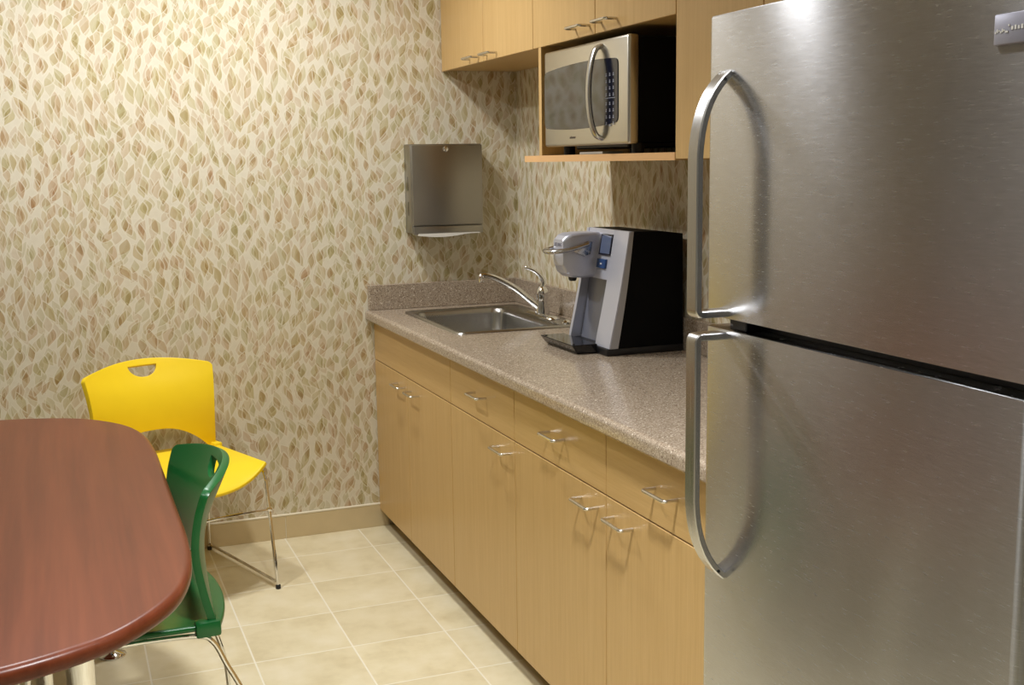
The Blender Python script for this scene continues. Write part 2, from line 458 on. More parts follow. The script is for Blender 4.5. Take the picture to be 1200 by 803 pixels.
# ------------------------------------------------------------------ sink and tap
t = thing('sink', 'single bowl stainless steel drop-in sink set into the worktop by the corner', 'sink', (-.31, -.487, CT))
bx0, bx1, by0, by1 = SX0 + .032, SX1 - .085, SY0 - .035, SY1 + .035
bm = nb()
add_loft(bm, [rrect(SX0, SX1, SY0, SY1, .03, CT + .0006), rrect(SX0 + .003, SX1 - .003, SY0 - .003, SY1 + .003, .028, CT + .006),
              rrect(SX0 + .012, SX1 - .012, SY0 - .012, SY1 + .012, .026, CT + .008),
              rrect(SX0 + .020, SX1 - .020, SY0 - .020, SY1 + .020, .024, CT + .0045),
              rrect(bx0 - .008, bx1 + .008, by0 + .008, by1 - .008, .052, CT + .004), rrect(bx0, bx1, by0, by1, .05, CT - .002),
              rrect(bx0 + .004, bx1 - .004, by0 - .004, by1 + .004, .05, CT - .02), rrect(bx0 + .012, bx1 - .012, by0 - .012, by1 + .012, .05, CT - .135),
              rrect(bx0 + .03, bx1 - .03, by0 - .03, by1 + .03, .05, CT - .158), rrect(bx0 + .07, bx1 - .07, by0 - .07, by1 + .07, .04, CT - .165)], cap1=True)
basin = obj('basin', bm, 'steel_sink', t, angle=50)
bm = nb(); add_lathe(bm, [(.045, 0), (.045, .003), (.030, .004), (.026, -.001), (.001, -.001)], ((bx0 + bx1) / 2, (by0 + by1) / 2, CT - .1645))
obj('drain', bm, 'chrome', t)
fx, fy, fz = -.110, -.525, CT + .0052
t = thing('faucet', 'chrome single-lever swivel faucet at the back of the sink', 'faucet', (fx, fy, fz))
bm = nb(); add_loft(bm, [rrect(fx - .028, fx + .028, fy + .125, fy - .125, .026, fz), rrect(fx - .026, fx + .026, fy + .122, fy - .122, .025, fz + .006),
                         rrect(fx - .016, fx + .016, fy + .10, fy - .10, .015, fz + .011)], cap0=True, cap1=True)
obj('deck_plate', bm, 'chrome', t, angle=50)
bm = nb(); add_lathe(bm, [(.027, .008), (.026, .03), (.022, .045), (.0215, .075), (.024, .082), (.022, .098), (.013, .112), (.004, .116)], (fx, fy, fz))
obj('body', bm, 'chrome', t, angle=40)
bm = nb(); sp = smooth_path([(fx - .010, fy + .002, fz + .030), (fx - .055, fy + .006, fz + .068), (fx - .11, fy + .010, fz + .112), (fx - .17, fy + .014, fz + .146),
                             (fx - .215, fy + .017, fz + .163), (fx - .243, fy + .018, fz + .164)], 6)
add_tube(bm, sp, .0135, 14, .0095)
s = obj('spout', bm, 'chrome', t, angle=50)
bm = nb(); add_lathe(bm, [(.0098, -.020), (.0105, -.018), (.0105, .004), (.006, .010)], (fx - .240, fy + .018, fz + .160)); obj('aerator', bm, 'chrome', s)
bm = nb(); lv = smooth_path([(fx, fy, fz + .105), (fx + .006, fy, fz + .128), (fx - .004, fy + .003, fz + .150), (fx - .028, fy + .008, fz + .172), (fx - .055, fy + .013, fz + .184)], 6)
add_tube(bm, lv, .0115, 12, .0058); add_lathe(bm, [(.002, -.008), (.0075, -.004), (.0085, .001), (.006, .006), (.001, .008)], (fx - .058, fy + .014, fz + .186))
obj('lever', bm, 'chrome', t, angle=60)
bm = nb(); add_lathe(bm, [(.021, 0), (.020, .004), (.012, .010), (.004, .012)], (-.105, -.742, CT + .0048))
tag(obj('sink_hole_cover', bm, 'chrome'), 'small domed chrome cap on the sink deck beside the coffee maker', 'cap')

# ------------------------------------------------------------------ upper cabinets
UX, UZ, UTOP = -.3213, 1.866, 2.56
GU = 'maple wall cabinets above the worktop'
def upper(lab, y0, y1, seams, z0, pulls):
    t = thing('wall_cabinet', lab, 'cabinet', (-.16, (y0 + y1) / 2, z0), 0, GU)
    carcass(t, y0 - .001, y1 + .001, UX + .0205, -.002, z0 + .006, UTOP, top=True)
    ys = [y0] + seams + [y1]
    for a, b, p in zip(ys[:-1], ys[1:], pulls):
        d = slab('door', t, a, b, z0, UTOP, x=UX)
        pull(d, p[0], p[1], x=UX, out=.036)
    return t
upper('maple two-door wall cabinet above the sink, against the corner', -.003, -.968, [-.492], UZ, [(-.398, 1.888), (-.584, 1.888)])
mwc = upper('maple wall cabinet above the microwave, with a niche and shelf below it', -.968, -1.915, [-1.44], UZ, [(-1.353, 1.896), (-1.530, 1.896)])
upper('tall maple wall cabinet partly hidden behind the refrigerator', -1.915, -2.70, [-2.308], 1.503, [(-2.22, 1.53), (-2.395, 1.53)])
obj('niche_side_panel', box((UX + .001, -1.012, 1.5225), (-.003, -1.034, UZ + .004)), 'maple', mwc, smooth=False)
s = obj('microwave_shelf', box((UX + .001, -.886, 1.5015), (-.002, -1.9135, 1.522)), 'maple_y', mwc, smooth=False)
obj('edge_band', box((UX - .0005, -.886, 1.5015), (UX + .0012, -1.9135, 1.522)), 'niche_edge', s, smooth=False)

# ------------------------------------------------------------------ microwave
MY0, MY1, MZ0, MZ1, MX = -1.105, -1.690, 1.548, 1.843, -.340
t = thing('microwave', 'stainless microwave oven with a curved handle, on the niche shelf', 'microwave', (-.18, (MY0 + MY1) / 2, 1.522))
obj('housing', box((-.008, MY0 - .006, MZ0 + .004), (MX + .034, MY1 + .004, MZ1 - .004), .004, 2), 'black_paint', t)
fr = obj('front_frame', box((MX + .034, MY0, MZ0), (MX, MY1, MZ1), .008, 3), 'steel_mw', t)
def lens(y0, y1, za0, za1, zb0, zb1, bul, n=14):
    """outline on the front: bowed top and bottom edges"""
    top = [(y0 + (y1 - y0) * k / n, za1 + (zb1 - za1) * k / n + bul * 4 * (k / n) * (1 - k / n)) for k in range(n + 1)]
    bot = [(y0 + (y1 - y0) * k / n, za0 + (zb0 - za0) * k / n - bul * 4 * (k / n) * (1 - k / n)) for k in range(n + 1)]
    return top, bot
top, bot = lens(-1.112, -1.628, 1.606, 1.779, 1.609, 1.784, .010, 24)
def cut(y0, y1):
    tp = [p for p in top if y1 <= p[0] <= y0]; bt = [p for p in bot if y1 <= p[0] <= y0]
    return tp + bt[::-1]
# round the two outer corners of the keypad panel
def round_poly(poly, r, idx):
    out = []
    for i, p in enumerate(poly):
        if i in idx:
            P = Vector((*p, 0)); A = Vector((*poly[i - 1], 0)) - P; B = Vector((*poly[(i + 1) % len(poly)], 0)) - P
            A = P + A.normalized() * min(r, A.length * .9); B = P + B.normalized() * min(r, B.length * .9)
            for k in range(6):
                q = k / 5; w = (1 - q) ** 2 * A + 2 * q * (1 - q) * P + q * q * B; out.append((w.x, w.y))
        else: out.append(p)
    return out
ysp = top[20][0]
win = cut(0, ysp - 1e-6); win = round_poly(win, .022, (0, len(win) - 1))
bm = nb(); add_prism(bm, win, MX - .0025, MX + .004, 'x'); obj('window', bm, 'glass_dark', t, smooth=False)
poly = cut(ysp + 1e-6, -9)
poly = [p for p in poly]
n4 = len(poly) // 2
poly = round_poly(poly, .018, (n4 - 1, n4))
bm = nb(); add_prism(bm, poly, MX - .0026, MX + .004, 'x'); cp = obj('control_panel', bm, 'navy', t, smooth=False)
bm = nb()
for r in range(8):
    z = 1.742 - r * .0185 - (.006 if r > 3 else 0)
    for c in range(3):
        y = -1.558 - c * .0225
        if r == 7 and c == 1: add_box(bm, (MX - .0034, y + .005, z - .007), (MX - .0024, y - .005, z - .003))
        else:
            add_box(bm, (MX - .0034, y + .0035, z - .004), (MX - .0024, y - .0035, z - .0005)); add_box(bm, (MX - .0034, y + .0022, z + .0005), (MX - .0024, y - .002, z + .0045))
add_box(bm, (MX - .0034, -1.549, 1.6765), (MX - .0024, -1.613, 1.6780))
obj('keypad', bm, 'mark', cp, smooth=False)
bm = nb(); hp = smooth_path([(MX + .003, -1.520, 1.826), (MX - .018, -1.518, 1.814), (MX - .032, -1.515, 1.770), (MX - .038, -1.514, 1.695), (MX - .032, -1.515, 1.622), (MX - .018, -1.518, 1.578), (MX + .003, -1.520, 1.566)], 6)
add_tube(bm, hp, .01, section=[(.0075 * math.cos(a), .0165 * math.sin(a)) for a in [2 * PI * k / 14 for k in range(14)]])
obj('handle', bm, 'steel_handle', t, angle=60)
bm = nb(); y = -1.30
for k, (w, h) in enumerate([(.006, .005), (.004, .007), (.005, .005), (.006, .006), (.004, .005), (.005, .006)]):
    add_box(bm, (MX - .0008, y, 1.5705), (MX + .001, y - w, 1.5705 + h)); y -= w + .002
obj('maker_mark', bm, 'mark_dark', t, smooth=False)
for y in (MY0 - .07, MY1 + .05):
    for x in (MX + .055, -.05):
        bm = nb(); add_lathe(bm, [(.015, 1.5222), (.018, 1.5232), (.018, 1.552)], (x, y, 0), 16); obj('foot', bm, 'rubber', t)
obj('base_vent', box((MX + .050, MY0 - .13, 1.5385), (-.08, MY1 + .10, MZ0 + .006), .004, 1), 'black', t)
obj('paper_leaflet', box((MX + .032, -1.30, 1.5222), (MX + .10, -1.46, 1.5295), .001, 1), 'paper', None, smooth=False)
tag(bpy.data.objects['paper_leaflet'], 'pale folded leaflet lying on the shelf under the microwave', 'leaflet')

# ------------------------------------------------------------------ towel dispenser
t = thing('towel_dispenser', 'stainless steel paper towel dispenser mounted on the wallpaper near the corner', 'dispenser', (-.34, 0, 1.21))
DX0, DX1, DY, DZ0, DZ1 = -.490, -.188, -.1, 1.224, 1.578
obj('housing', box((DX0, -.0005, DZ0), (DX1, DY + .012, DZ1), .003, 2), 'steel_disp', t)
bm = box((DX0 + .003, DY + .012, DZ0 + .030), (DX1 - .001, DY, DZ1 - .004), .0035, 2)
dd = obj('door', bm, 'steel_disp', t)
bm = box((DX0 + .003, DY + .0115, DZ0 - .006), (DX1 - .003, DY - .001, DZ0 + .026), .003, 2); obj('lower_lip', bm, 'steel_disp', t)
bm = nb(); add_lathe(bm, [(.011, 0), (.011, -.003), (.008, -.005), (.001, -.005)], (-.345, DY, DZ1 - .020), 18, 'y'); obj('lock', bm, 'chrome', dd)
for z in (DZ0 + .07, DZ0 + .17): obj('sight_slot', box((DX0 - .0006, -.045, z), (DX0 + .001, -.049, z + .055)), 'black', t, smooth=False)
bm = nb(); n = 14; lo, hi = [], []
for k in range(n + 1):
    f = k / n; x = DX0 + .022 + f * (DX1 - DX0 - .04); z = DZ0 - .010 - .009 * math.sin(PI * min(1, f * 1.25)) + .004 * f
    lo.append((x, z)); hi.append((x, DZ0 - .003))
add_prism(bm, hi + lo[::-1], -.02, DY - .004, 'y')
tag(obj('paper_towel', bm, 'paper', None), 'folded white paper towel showing under the steel dispenser', 'paper towel')

# ------------------------------------------------------------------ coffee maker
KN, KF = -1.452, -1.152        # near and far sides
t = thing('coffee_maker', 'silver and black single-cup coffee maker on the stone worktop', 'coffee maker', (-.17, (KN + KF) / 2, CT))
def fx_(z): return -.215 - .070 * (1.290 - z) / .36 + .004 * math.sin(PI * (1.290 - z) / .36)
zs = [.936 + (1.290 - .936) * k / 12 for k in range(13)]
back = lambda z: fx_(z) + .014 + .016 * (1.290 - z) / .36
bm = nb(); hp_ = lambda sh: [(back(z) + sh, z) for z in zs] + [(-.10, 1.288), (-.030, 1.279), (-.026, .936)]
add_prism(bm, hp_(0), KN, KN + .099, 'y', .003, 2); add_prism(bm, hp_(.016), KF - .016, KF, 'y', .003, 2); add_prism(bm, hp_(.021), KN + .098, KF - .015, 'y')
zz = [z for z in zs if z > 1.13]; add_prism(bm, [(back(z), z) for z in zz] + [(back(z) + .03, z) for z in zz[::-1]], KN + .098, KF - .015, 'y')
obj('housing', bm, 'black_paint', t)
obj('base', box((-.292, KN - .002, CT + .0005), (-.026, KF + .002, .937), .005, 2), 'black', t)
# silver front shell: near pillar, far pillar, top bridge
for nm, a, b in (('front_pillar', KN, KN + .100), ('front_pillar', KF, KF - .016)):
    bm = nb(); z2 = [z for z in zs]
    add_prism(bm, [(fx_(z), z) for z in z2] + [(back(z) + (.016 if a == KF else 0), z) for z in z2[::-1]], a, b, 'y', .003, 2)
    obj(nm, bm, 'silver', t)
z3 = [1.136 + (1.290 - 1.136) * k / 6 for k in range(7)]
bm = nb(); add_prism(bm, [(fx_(z) + .003, z) for z in z3] + [(back(z), z) for z in z3[::-1]], KN + .1005, KF - .0165, 'y', .002, 1)
obj('top_bridge', bm, 'silver', t)
bm = nb(); z4 = zs[:8]
add_prism(bm, [(back(z) + .006, z) for z in z4] + [(back(z) + .020, z) for z in z4[::-1]], KN + .1005, KF - .0165, 'y'); obj('cup_recess', bm, 'grey_blue', t)
bm = nb(); add_prism(bm, [(fx_(z) + .004, z) for z in zs] + [(back(z) + .001, z) for z in zs[::-1]], KN - .0015, KN + .001, 'y'); obj('side_trim', bm, 'silver_side', t)
# brew head
hy0, hy1 = -1.254, -1.160
hc = (hy0 + hy1) / 2; hw = (hy1 - hy0) / 2
def head_loop(x, half, z0, z1, r):
    lp = rrect(-half, half, z0, z1, r, 0, 5); return [(x, hc + a, b) for a, b, _ in lp]
bm = nb(); add_loft(bm, [head_loop(-.212, hw, 1.137, 1.279, .010), head_loop(-.280, hw, 1.136, 1.279, .011), head_loop(-.312, hw * .97, 1.139, 1.277, .012),
                         head_loop(-.330, hw * .90, 1.152, 1.270, .014), head_loop(-.341, hw * .80, 1.176, 1.258, .012)], True, True)
hd = obj('brew_head', bm, 'silver', t, angle=24)
bm = nb(); add_lathe(bm, [(.010, 1.124), (.013, 1.129), (.015, 1.142)], (-.292, hc, 0), 16); obj('nozzle', bm, 'black', hd)
bm = nb(); hz = 1.222
path = round_path([(-.262, hy0 - .006, 1.243), (-.315, hy0 - .007, hz + .008), (-.368, hy0 + .004, hz), (-.380, hc, hz - .001), (-.368, hy1 - .004, hz), (-.315, hy1 + .007, hz + .008), (-.262, hy1 + .006, 1.243)], .03, 8)
add_tube(bm, path, .008, section=[(.0075 * math.cos(a), .0115 * math.sin(a)) for a in [2 * PI * k / 12 for k in range(12)]])
for y in (hy0 - .0085, hy1 + .0035): add_prism(bm, [(-.246, 1.250), (-.264, 1.252), (-.318, hz + .010), (-.310, hz - .002), (-.276, 1.205), (-.254, 1.212)], y, y + .005, 'y', .001, 1)
obj('lift_handle', bm, 'steel_handle', t, angle=50)
# display, brew button, drip tray
def front_patch(name, mat, y0, y1, z0, z1, off=.0025, parent=None):
    bm = nb(); add_prism(bm, [(fx_(z0) - off, z0), (fx_(z1) - off, z1), (fx_(z1) + .004, z1), (fx_(z0) + .004, z0)], y0, y1, 'y', .0006, 1)
    return obj(name, bm, mat, parent or t, smooth=False)
sb = front_patch('display_bezel', 'navy', -1.268, -1.348, 1.211, 1.276, .0018)
front_patch('display', 'lcd', -1.278, -1.344, 1.216, 1.270, .0026, sb)
bt = front_patch('brew_button', 'blue_btn', -1.268, -1.328, 1.170, 1.198, .0035)
front_patch('button_mark', 'badge_mark', -1.293, -1.305, 1.181, 1.186, .0040, bt)
bm = nb(); ty0, ty1 = -1.382, -1.128
vs = [bm.verts.new(p) for p in ((-.2885, ty0, CT + .0008), (-.352, ty0 + .008, CT + .0008), (-.352, ty1 - .008, CT + .0008), (-.2885, ty1, CT + .0008),
                                (-.2885, ty0, .944), (-.374, ty0, .944), (-.374, ty1, .944), (-.2885, ty1, .944))]
for f in ((0, 1, 2, 3), (4, 7, 6, 5), (0, 4, 5, 1), (1, 5, 6, 2), (2, 6, 7, 3), (3, 7, 4, 0)): bm.faces.new([vs[i] for i in f])
bmesh.ops.bevel(bm, geom=bm.edges[:], offset=.002, segments=2, affect='EDGES'); bmesh.ops.recalc_face_normals(bm, faces=bm.faces[:])
tr = obj('drip_tray', bm, 'black_gloss', t)
for y in (ty0 + .02, ty1 - .02):
    bm = nb(); add_lathe(bm, [(.004, .9435), (.004, .946), (.001, .9462)], (-.36, y, 0), 10); obj('tray_stud', bm, 'black', tr)
# lettering on the brew head
cu = bpy.data.curves.new('lettering', 'FONT'); cu.body = 'KEURIG'; cu.size = .0165; cu.align_x = 'CENTER'; cu.extrude = .0004
tmp = bpy.data.objects.new('lettering_source', cu); COL.objects.link(tmp); bpy.context.view_layer.update()
me = bpy.data.meshes.new_from_object(tmp.evaluated_get(bpy.context.evaluated_depsgraph_get()))
bpy.data.objects.remove(tmp); bm = nb(); bm.from_mesh(me); bpy.data.meshes.remove(me)
# stand the text on the sloping front of the head (faces -x, reads towards -y)
mt = Matrix(((0, 0, -1, 0), (-1, 0, 0, 0), (0, 1, 0, 0), (0, 0, 0, 1)))
bmesh.ops.transform(bm, matrix=Matrix.Translation((-.3413, hc, 1.236)) @ mt @ Matrix.Diagonal((1.0, 1.0, 1.0, 1.0)), verts=bm.verts[:])
obj('lettering', bm, 'lettering', hd, smooth=False)

# ------------------------------------------------------------------ refrigerator
RX, RY0, RY1 = -.760, -2.803, -3.552
t = thing('refrigerator', 'large stainless top-freezer refrigerator in the right foreground', 'refrigerator', (-.38, (RY0 + RY1) / 2, 0))
obj('cabinet_body', box((-.03, RY0 - .004, .025), (RX + .068, RY1 + .004, 1.732), .008, 2), 'fridge_side', t)
for y in (RY0 - .08, RY1 + .08):
    for x in (-.10, -.60):
        bm = nb(); add_lathe(bm, [(.022, 0), (.024, .006), (.018, .012), (.018, .026)], (x, y, 0), 16); obj('levelling_foot', bm, 'rubber', t)
obj('gasket', box((RX + .056, RY0 - .010, .11), (RX + .070, RY1 + .010, 1.725)), 'gasket', t, smooth=False)
obj('toe_grille', box((RX + .05, RY0 - .01, .03), (RX + .067, RY1 + .01, .085), .003, 1), 'black', t)
vert = lambda e: abs(e.verts[0].co.z - e.verts[1].co.z) > .2 and e.verts[0].co.x < RX + .01
def door(name, z0, z1):
    bm = nb(); r = .016; pts = []
    w0, w1 = RY0, RY1
    pts = [(RX + .056, w0), (RX + r, w0)]
    for k in range(1, 7):
        a = PI / 2 * k / 6; pts.append((RX + r - r * math.sin(a), w0 - r + r * math.cos(a)))
    for k in range(0, 7):
        a = PI / 2 * k / 6; pts.append((RX + r - r * math.cos(a), w1 + r - r * math.sin(a)))
    pts.append((RX + .056, w1))
    add_prism(bm, pts, z0, z1, 'z', .0025, 2)
    return obj(name, bm, 'steel_fridge', t, angle=30)
fz_ = door('freezer_door', 1.233, 1.742)
fd = door('fridge_door', .095, 1.213)
obj('divider', box((RX + .046, RY0 - .012, 1.2135), (RX + .060, RY1 + .012, 1.2325)), 'gasket', t, smooth=False)
obj('hinge_clip', box((RX + .012, RY0 - .115, 1.2136), (RX + .045, RY0 - .072, 1.2326), .002, 1), 'gasket', t)
def fhandle(parent, pts, zend):
    bm = nb(); hw_, th = .0165, .0062
    P = pts; n = len(P); rings = []
    for i in range(n):
        a, b = P[max(i - 1, 0)], P[min(i + 1, n - 1)]
        d = Vector((b[0] - a[0], b[1] - a[1])).normalized(); nn = Vector((-d.y, d.x))
        ring = []
        c = .0022
        for s, o in ((-hw_, -th + c), (-hw_ + c, -th), (hw_ - c, -th), (hw_, -th + c), (hw_, th - c), (hw_ - c, th), (-hw_ + c, th), (-hw_, th - c)):
            ring.append(bm.verts.new((P[i][0] + nn.x * o, HY + s, P[i][1] + nn.y * o)))
        rings.append(ring)
    for i in range(n - 1):
        for k in range(8): bm.faces.new((rings[i][k], rings[i][(k + 1) % 8], rings[i + 1][(k + 1) % 8], rings[i + 1][k]))
    bm.faces.new(rings[0][::-1]); bm.faces.new(rings[-1]); bmesh.ops.recalc_face_normals(bm, faces=bm.faces[:])
    h = obj('handle', bm, 'steel_handle', parent, angle=40)
    bm = nb(); add_lathe(bm, [(.003, 0), (.003, -.002), (.0005, -.002)], (RX - .013, HY - hw_ + .001, zend), 10, 'y'); obj('set_screw', bm, 'black', h)
HY = -2.866
HX = RX - .058
def q(p0, c, p1, n=9): return [((1 - k / n) ** 2 * p0[0] + 2 * (k / n) * (1 - k / n) * c[0] + (k / n) ** 2 * p1[0], (1 - k / n) ** 2 * p0[1] + 2 * (k / n) * (1 - k / n) * c[1] + (k / n) ** 2 * p1[1]) for k in range(n + 1)]
up = q((RX + .001, 1.645), (HX + .004, 1.605), (HX, 1.505)) + [(HX, 1.40), (HX, 1.30)] + q((HX, 1.252), (HX, 1.2425), (HX + .008, 1.2425), 5) + [(RX + .001, 1.2425)]
fhandle(fz_, up, 1.634)
dn = q((RX + .001, .772), (HX + .004, .815), (HX, .915)) + [(HX, 1.0), (HX, 1.12)] + q((HX, 1.194), (HX, 1.2035), (HX + .008, 1.2035), 5) + [(RX + .001, 1.2035)]
fhandle(fd, dn, .784)
bm = box((RX - .006, -3.466, 1.632), (RX + .001, -3.545, 1.668), .002, 2); bg = obj('badge', bm, 'badge', fz_)
bm = nb(); rn = random.Random(3)
for k in range(7):
    y = -3.469 - k * .0026; add_box(bm, (RX - .0066, y, 1.6455 + .001 * (k % 3)), (RX - .0055, y - .0018, 1.648 + .0012 * ((k * 2) % 3)))
for y, z in ((-3.4870, 1.6455), (-3.4895, 1.6525)): add_box(bm, (RX - .0068, y, z), (RX - .0055, y - .002, z + .002))
for k in range(8):
    y = -3.494 - k * .005; add_box(bm, (RX - .0066, y, 1.648), (RX - .0055, y - .003, 1.652 + .001 * (k % 2)))
obj('badge_lettering', bm, 'badge_mark', bg, smooth=False)

# ------------------------------------------------------------------ table
TZ, TT = .735, .034
TCX, TCY = -2.16, -1.715
half = [(-1.605, -1.715), (-1.605, -1.50), (-1.606, -1.30), (-1.618, -1.12), (-1.650, -.985), (-1.705, -.885), (-1.785, -.800), (-1.90, -.742), (-2.03, -.712), (TCX, -.705)]
sm = [(p.x, p.y) for p in smooth_path([(a, b, 0) for a, b in half], 5)]
q1 = sm
q2 = [(2 * TCX - x, y) for x, y in sm[::-1][1:]]
q3 = [(2 * TCX - x, 2 * TCY - y) for x, y in sm[1:]]
q4 = [(x, 2 * TCY - y) for x, y in sm[::-1][1:-1]]
outline = q1 + q2 + q3 + q4
t = thing('conference_table', 'red-brown wood laminate table with rounded ends, in the left foreground', 'table', (TCX, TCY, 0))
def inset(pl, d, z):
    n = len(pl); out = []
    for i in range(n):
        a, b = Vector(pl[i - 1]), Vector(pl[(i + 1) % n]); e = (b - a).normalized(); out.append((pl[i][0] - e.y * d, pl[i][1] + e.x * d, z))
    return out
r = .013
loops = [inset(outline, .012, TZ - TT), inset(outline, .003, TZ - TT + .004), inset(outline, 0, TZ - TT + .010)]
for k in range(1, 8):
    a = PI / 2 * k / 7; loops.append(inset(outline, r * (1 - math.cos(a)) * 1.35, TZ - r + r * math.sin(a)))
loops.insert(3, inset(outline, 0, TZ - r))
bm = nb(); add_loft(bm, loops, True, True); obj('tabletop', bm, 'cherry', t, angle=50)
for x, y in ((-1.748, -.935), (2 * TCX + 1.748, -.935), (-1.836, -2.25), (2 * TCX + 1.836, -2.25)):
    bm = nb(); add_lathe(bm, [(.024, .085), (.027, .090), (.027, TZ - TT - .006)], (x, y, 0)); add_lathe(bm, [(.060, TZ - TT - .006), (.060, TZ - TT + .001)], (x, y, 0))
    lg = obj('leg', bm, 'chrome', t, angle=40)
    bm = nb(); add_lathe(bm, [(.040, 0), (.041, .004), (.036, .010), (.012, .018), (.007, .022), (.007, .088)], (x, y, 0)); obj('levelling_foot', bm, 'chrome', lg, angle=40)
for x in (-1.921, 2 * TCX + 1.921):
    bm = nb(); add_lathe(bm, [(.035, 0), (.035, .012), (.020, .018), (.018, TZ - TT)], (x, -1.72, 0)); obj('centre_post', bm, 'chrome', t, angle=40)

# ------------------------------------------------------------------ stacking chairs
W2 = .25
def lerp_tab(tab, z):
    """smooth (Catmull-Rom) reading of a short table"""
    n = len(tab)
    for i in range(n - 1):
        if z <= tab[i + 1][0] or i == n - 2:
            x0, x1 = tab[i][0], tab[i + 1][0]; f = max(0.0, min(1.0, (z - x0) / (x1 - x0)))
            p1, p2 = tab[i][1], tab[i + 1][1]
            m1 = ((p2 - tab[i - 1][1]) / (x1 - tab[i - 1][0]) if i > 0 else (p2 - p1) / (x1 - x0)) * (x1 - x0)
            m2 = ((tab[i + 2][1] - p1) / (tab[i + 2][0] - x0) if i < n - 2 else (p2 - p1) / (x1 - x0)) * (x1 - x0)
            return (2 * f ** 3 - 3 * f * f + 1) * p1 + (f ** 3 - 2 * f * f + f) * m1 + (-2 * f ** 3 + 3 * f * f) * p2 + (f ** 3 - f * f) * m2
EDGE = [(.435, .0), (.53, .022), (.62, .034), (.70, .026), (.77, .006), (.82, -.012)]
BULGE = [(.435, .012), (.52, .024), (.60, .036), (.68, .050), (.74, .066), (.81, .078)]
WIDE = [(.435, .985), (.52, .955), (.62, .940), (.70, .965), (.78, 1.0), (.82, 1.0)]
def backrest_mesh():
    bm = nb(); NU, NV = 132, 72; grid = []
    hz0, hz1, hu = .735, .776, .225
    def hole(u, z): # half-moon: flat on top
        return abs(u) < hu and z < hz1 and z > hz1 - (hz1 - hz0) * (1 - (u / hu) ** 2) ** 0.6
    vals = {}
    for j in range(NV + 1):
        row = []
        for i in range(NU + 1):
            u = -1 + 2 * i / NU; v = j / NV
            au = abs(u)
            zb = .440 + .105 * (1 - min(1, au / .93) ** 2.6)
            zt = .768 + .030 * (1 - u * u)
            if au > .94: zt -= .010 * ((au - .94) / .06) ** 2
            z = zb + (zt - zb) * v
            # tips narrow towards the seat sockets
            w = W2 * lerp_tab(WIDE, z)
            row.append((u, z, w))
        grid.append(row)
    V = [[None] * (NU + 1) for _ in range(NV + 1)]
    UZ_ = {}
    for j in range(NV + 1):
        for i in range(NU + 1):
            u, z, w = grid[j][i]; y = lerp_tab(EDGE, z) - lerp_tab(BULGE, z) * (1 - abs(u) ** 2.0)
            V[j][i] = bm.verts.new((u * w, y, z)); UZ_[V[j][i]] = (u, z, w)
    dele = []
    for j in range(NV):
        for i in range(NU):
            f = bm.faces.new((V[j][i], V[j][i + 1], V[j + 1][i + 1], V[j + 1][i]))
            cu_, cz = (grid[j][i][0] + grid[j][i + 1][0]) / 2, sum(grid[a][b][1] for a, b in ((j, i), (j, i + 1), (j + 1, i), (j + 1, i + 1))) / 4
            if hole(cu_, cz): dele.append(f)
    bset = {v for f in dele for v in f.verts}
    bmesh.ops.delete(bm, geom=dele, context='FACES')
    contour = []
    for k in range(121):
        u = -hu + 2 * hu * k / 120; contour.append((u, hz1)); contour.append((u, hz1 - (hz1 - hz0) * (1 - (u / hu) ** 2) ** 0.5))
    for v in bset:
        if v.is_valid and v.link_faces:
            u, z, w = UZ_[v]
            cu_, cz = min(contour, key=lambda c: ((c[0] - u) * W2) ** 2 + (c[1] - z) ** 2)
            y = lerp_tab(EDGE, cz) - lerp_tab(BULGE, cz) * (1 - cu_ ** 2); v.co = (cu_ * w, y, cz)
    bmesh.ops.delete(bm, geom=[v for v in bm.verts if not v.link_faces], context='VERTS')
    bmesh.ops.recalc_face_normals(bm, faces=bm.faces[:])
    return bm
def seat_mesh():
    bm = nb(); NU, NV = 30, 26; V = []
    for j in range(NV + 1):
        row = []
        for i in range(NU + 1):
            u = -1 + 2 * i / NU; v = j / NV
            yb = -.012 - .040 * (1 - u * u)               # back edge bows with the back
            yf = .405 + .055 * (1 - abs(u) ** 2)
            y = yb + (yf - yb) * v
            w = W2 * (.985 - .045 * v)
            z = .452 - .016 * (1 - u * u) * min(1, 4 * v) - .052 * max(0, (v - .66) / .34) ** 2 * (1 - abs(u) ** 3) + .006 * v
            row.append(bm.verts.new((u * w, y, z)))
        V.append(row)
    for j in range(NV):
        for i in range(NU): bm.faces.new((V[j][i], V[j][i + 1], V[j + 1][i + 1], V[j + 1][i]))
    bmesh.ops.recalc_face_normals(bm, faces=bm.faces[:])
    if sum(f.normal.z for f in bm.faces) < 0: bmesh.ops.reverse_faces(bm, faces=bm.faces[:])
    return bm
def solid(o, th, off, sub=1):
    m = o.modifiers.new('thickness', 'SOLIDIFY'); m.thickness = th; m.offset = off; m.use_even_offset = True
    b = o.modifiers.new('rounding', 'BEVEL'); b.width = min(.004, th * .3); b.segments = 2; b.limit_method = 'ANGLE'; b.angle_limit = math.radians(50)
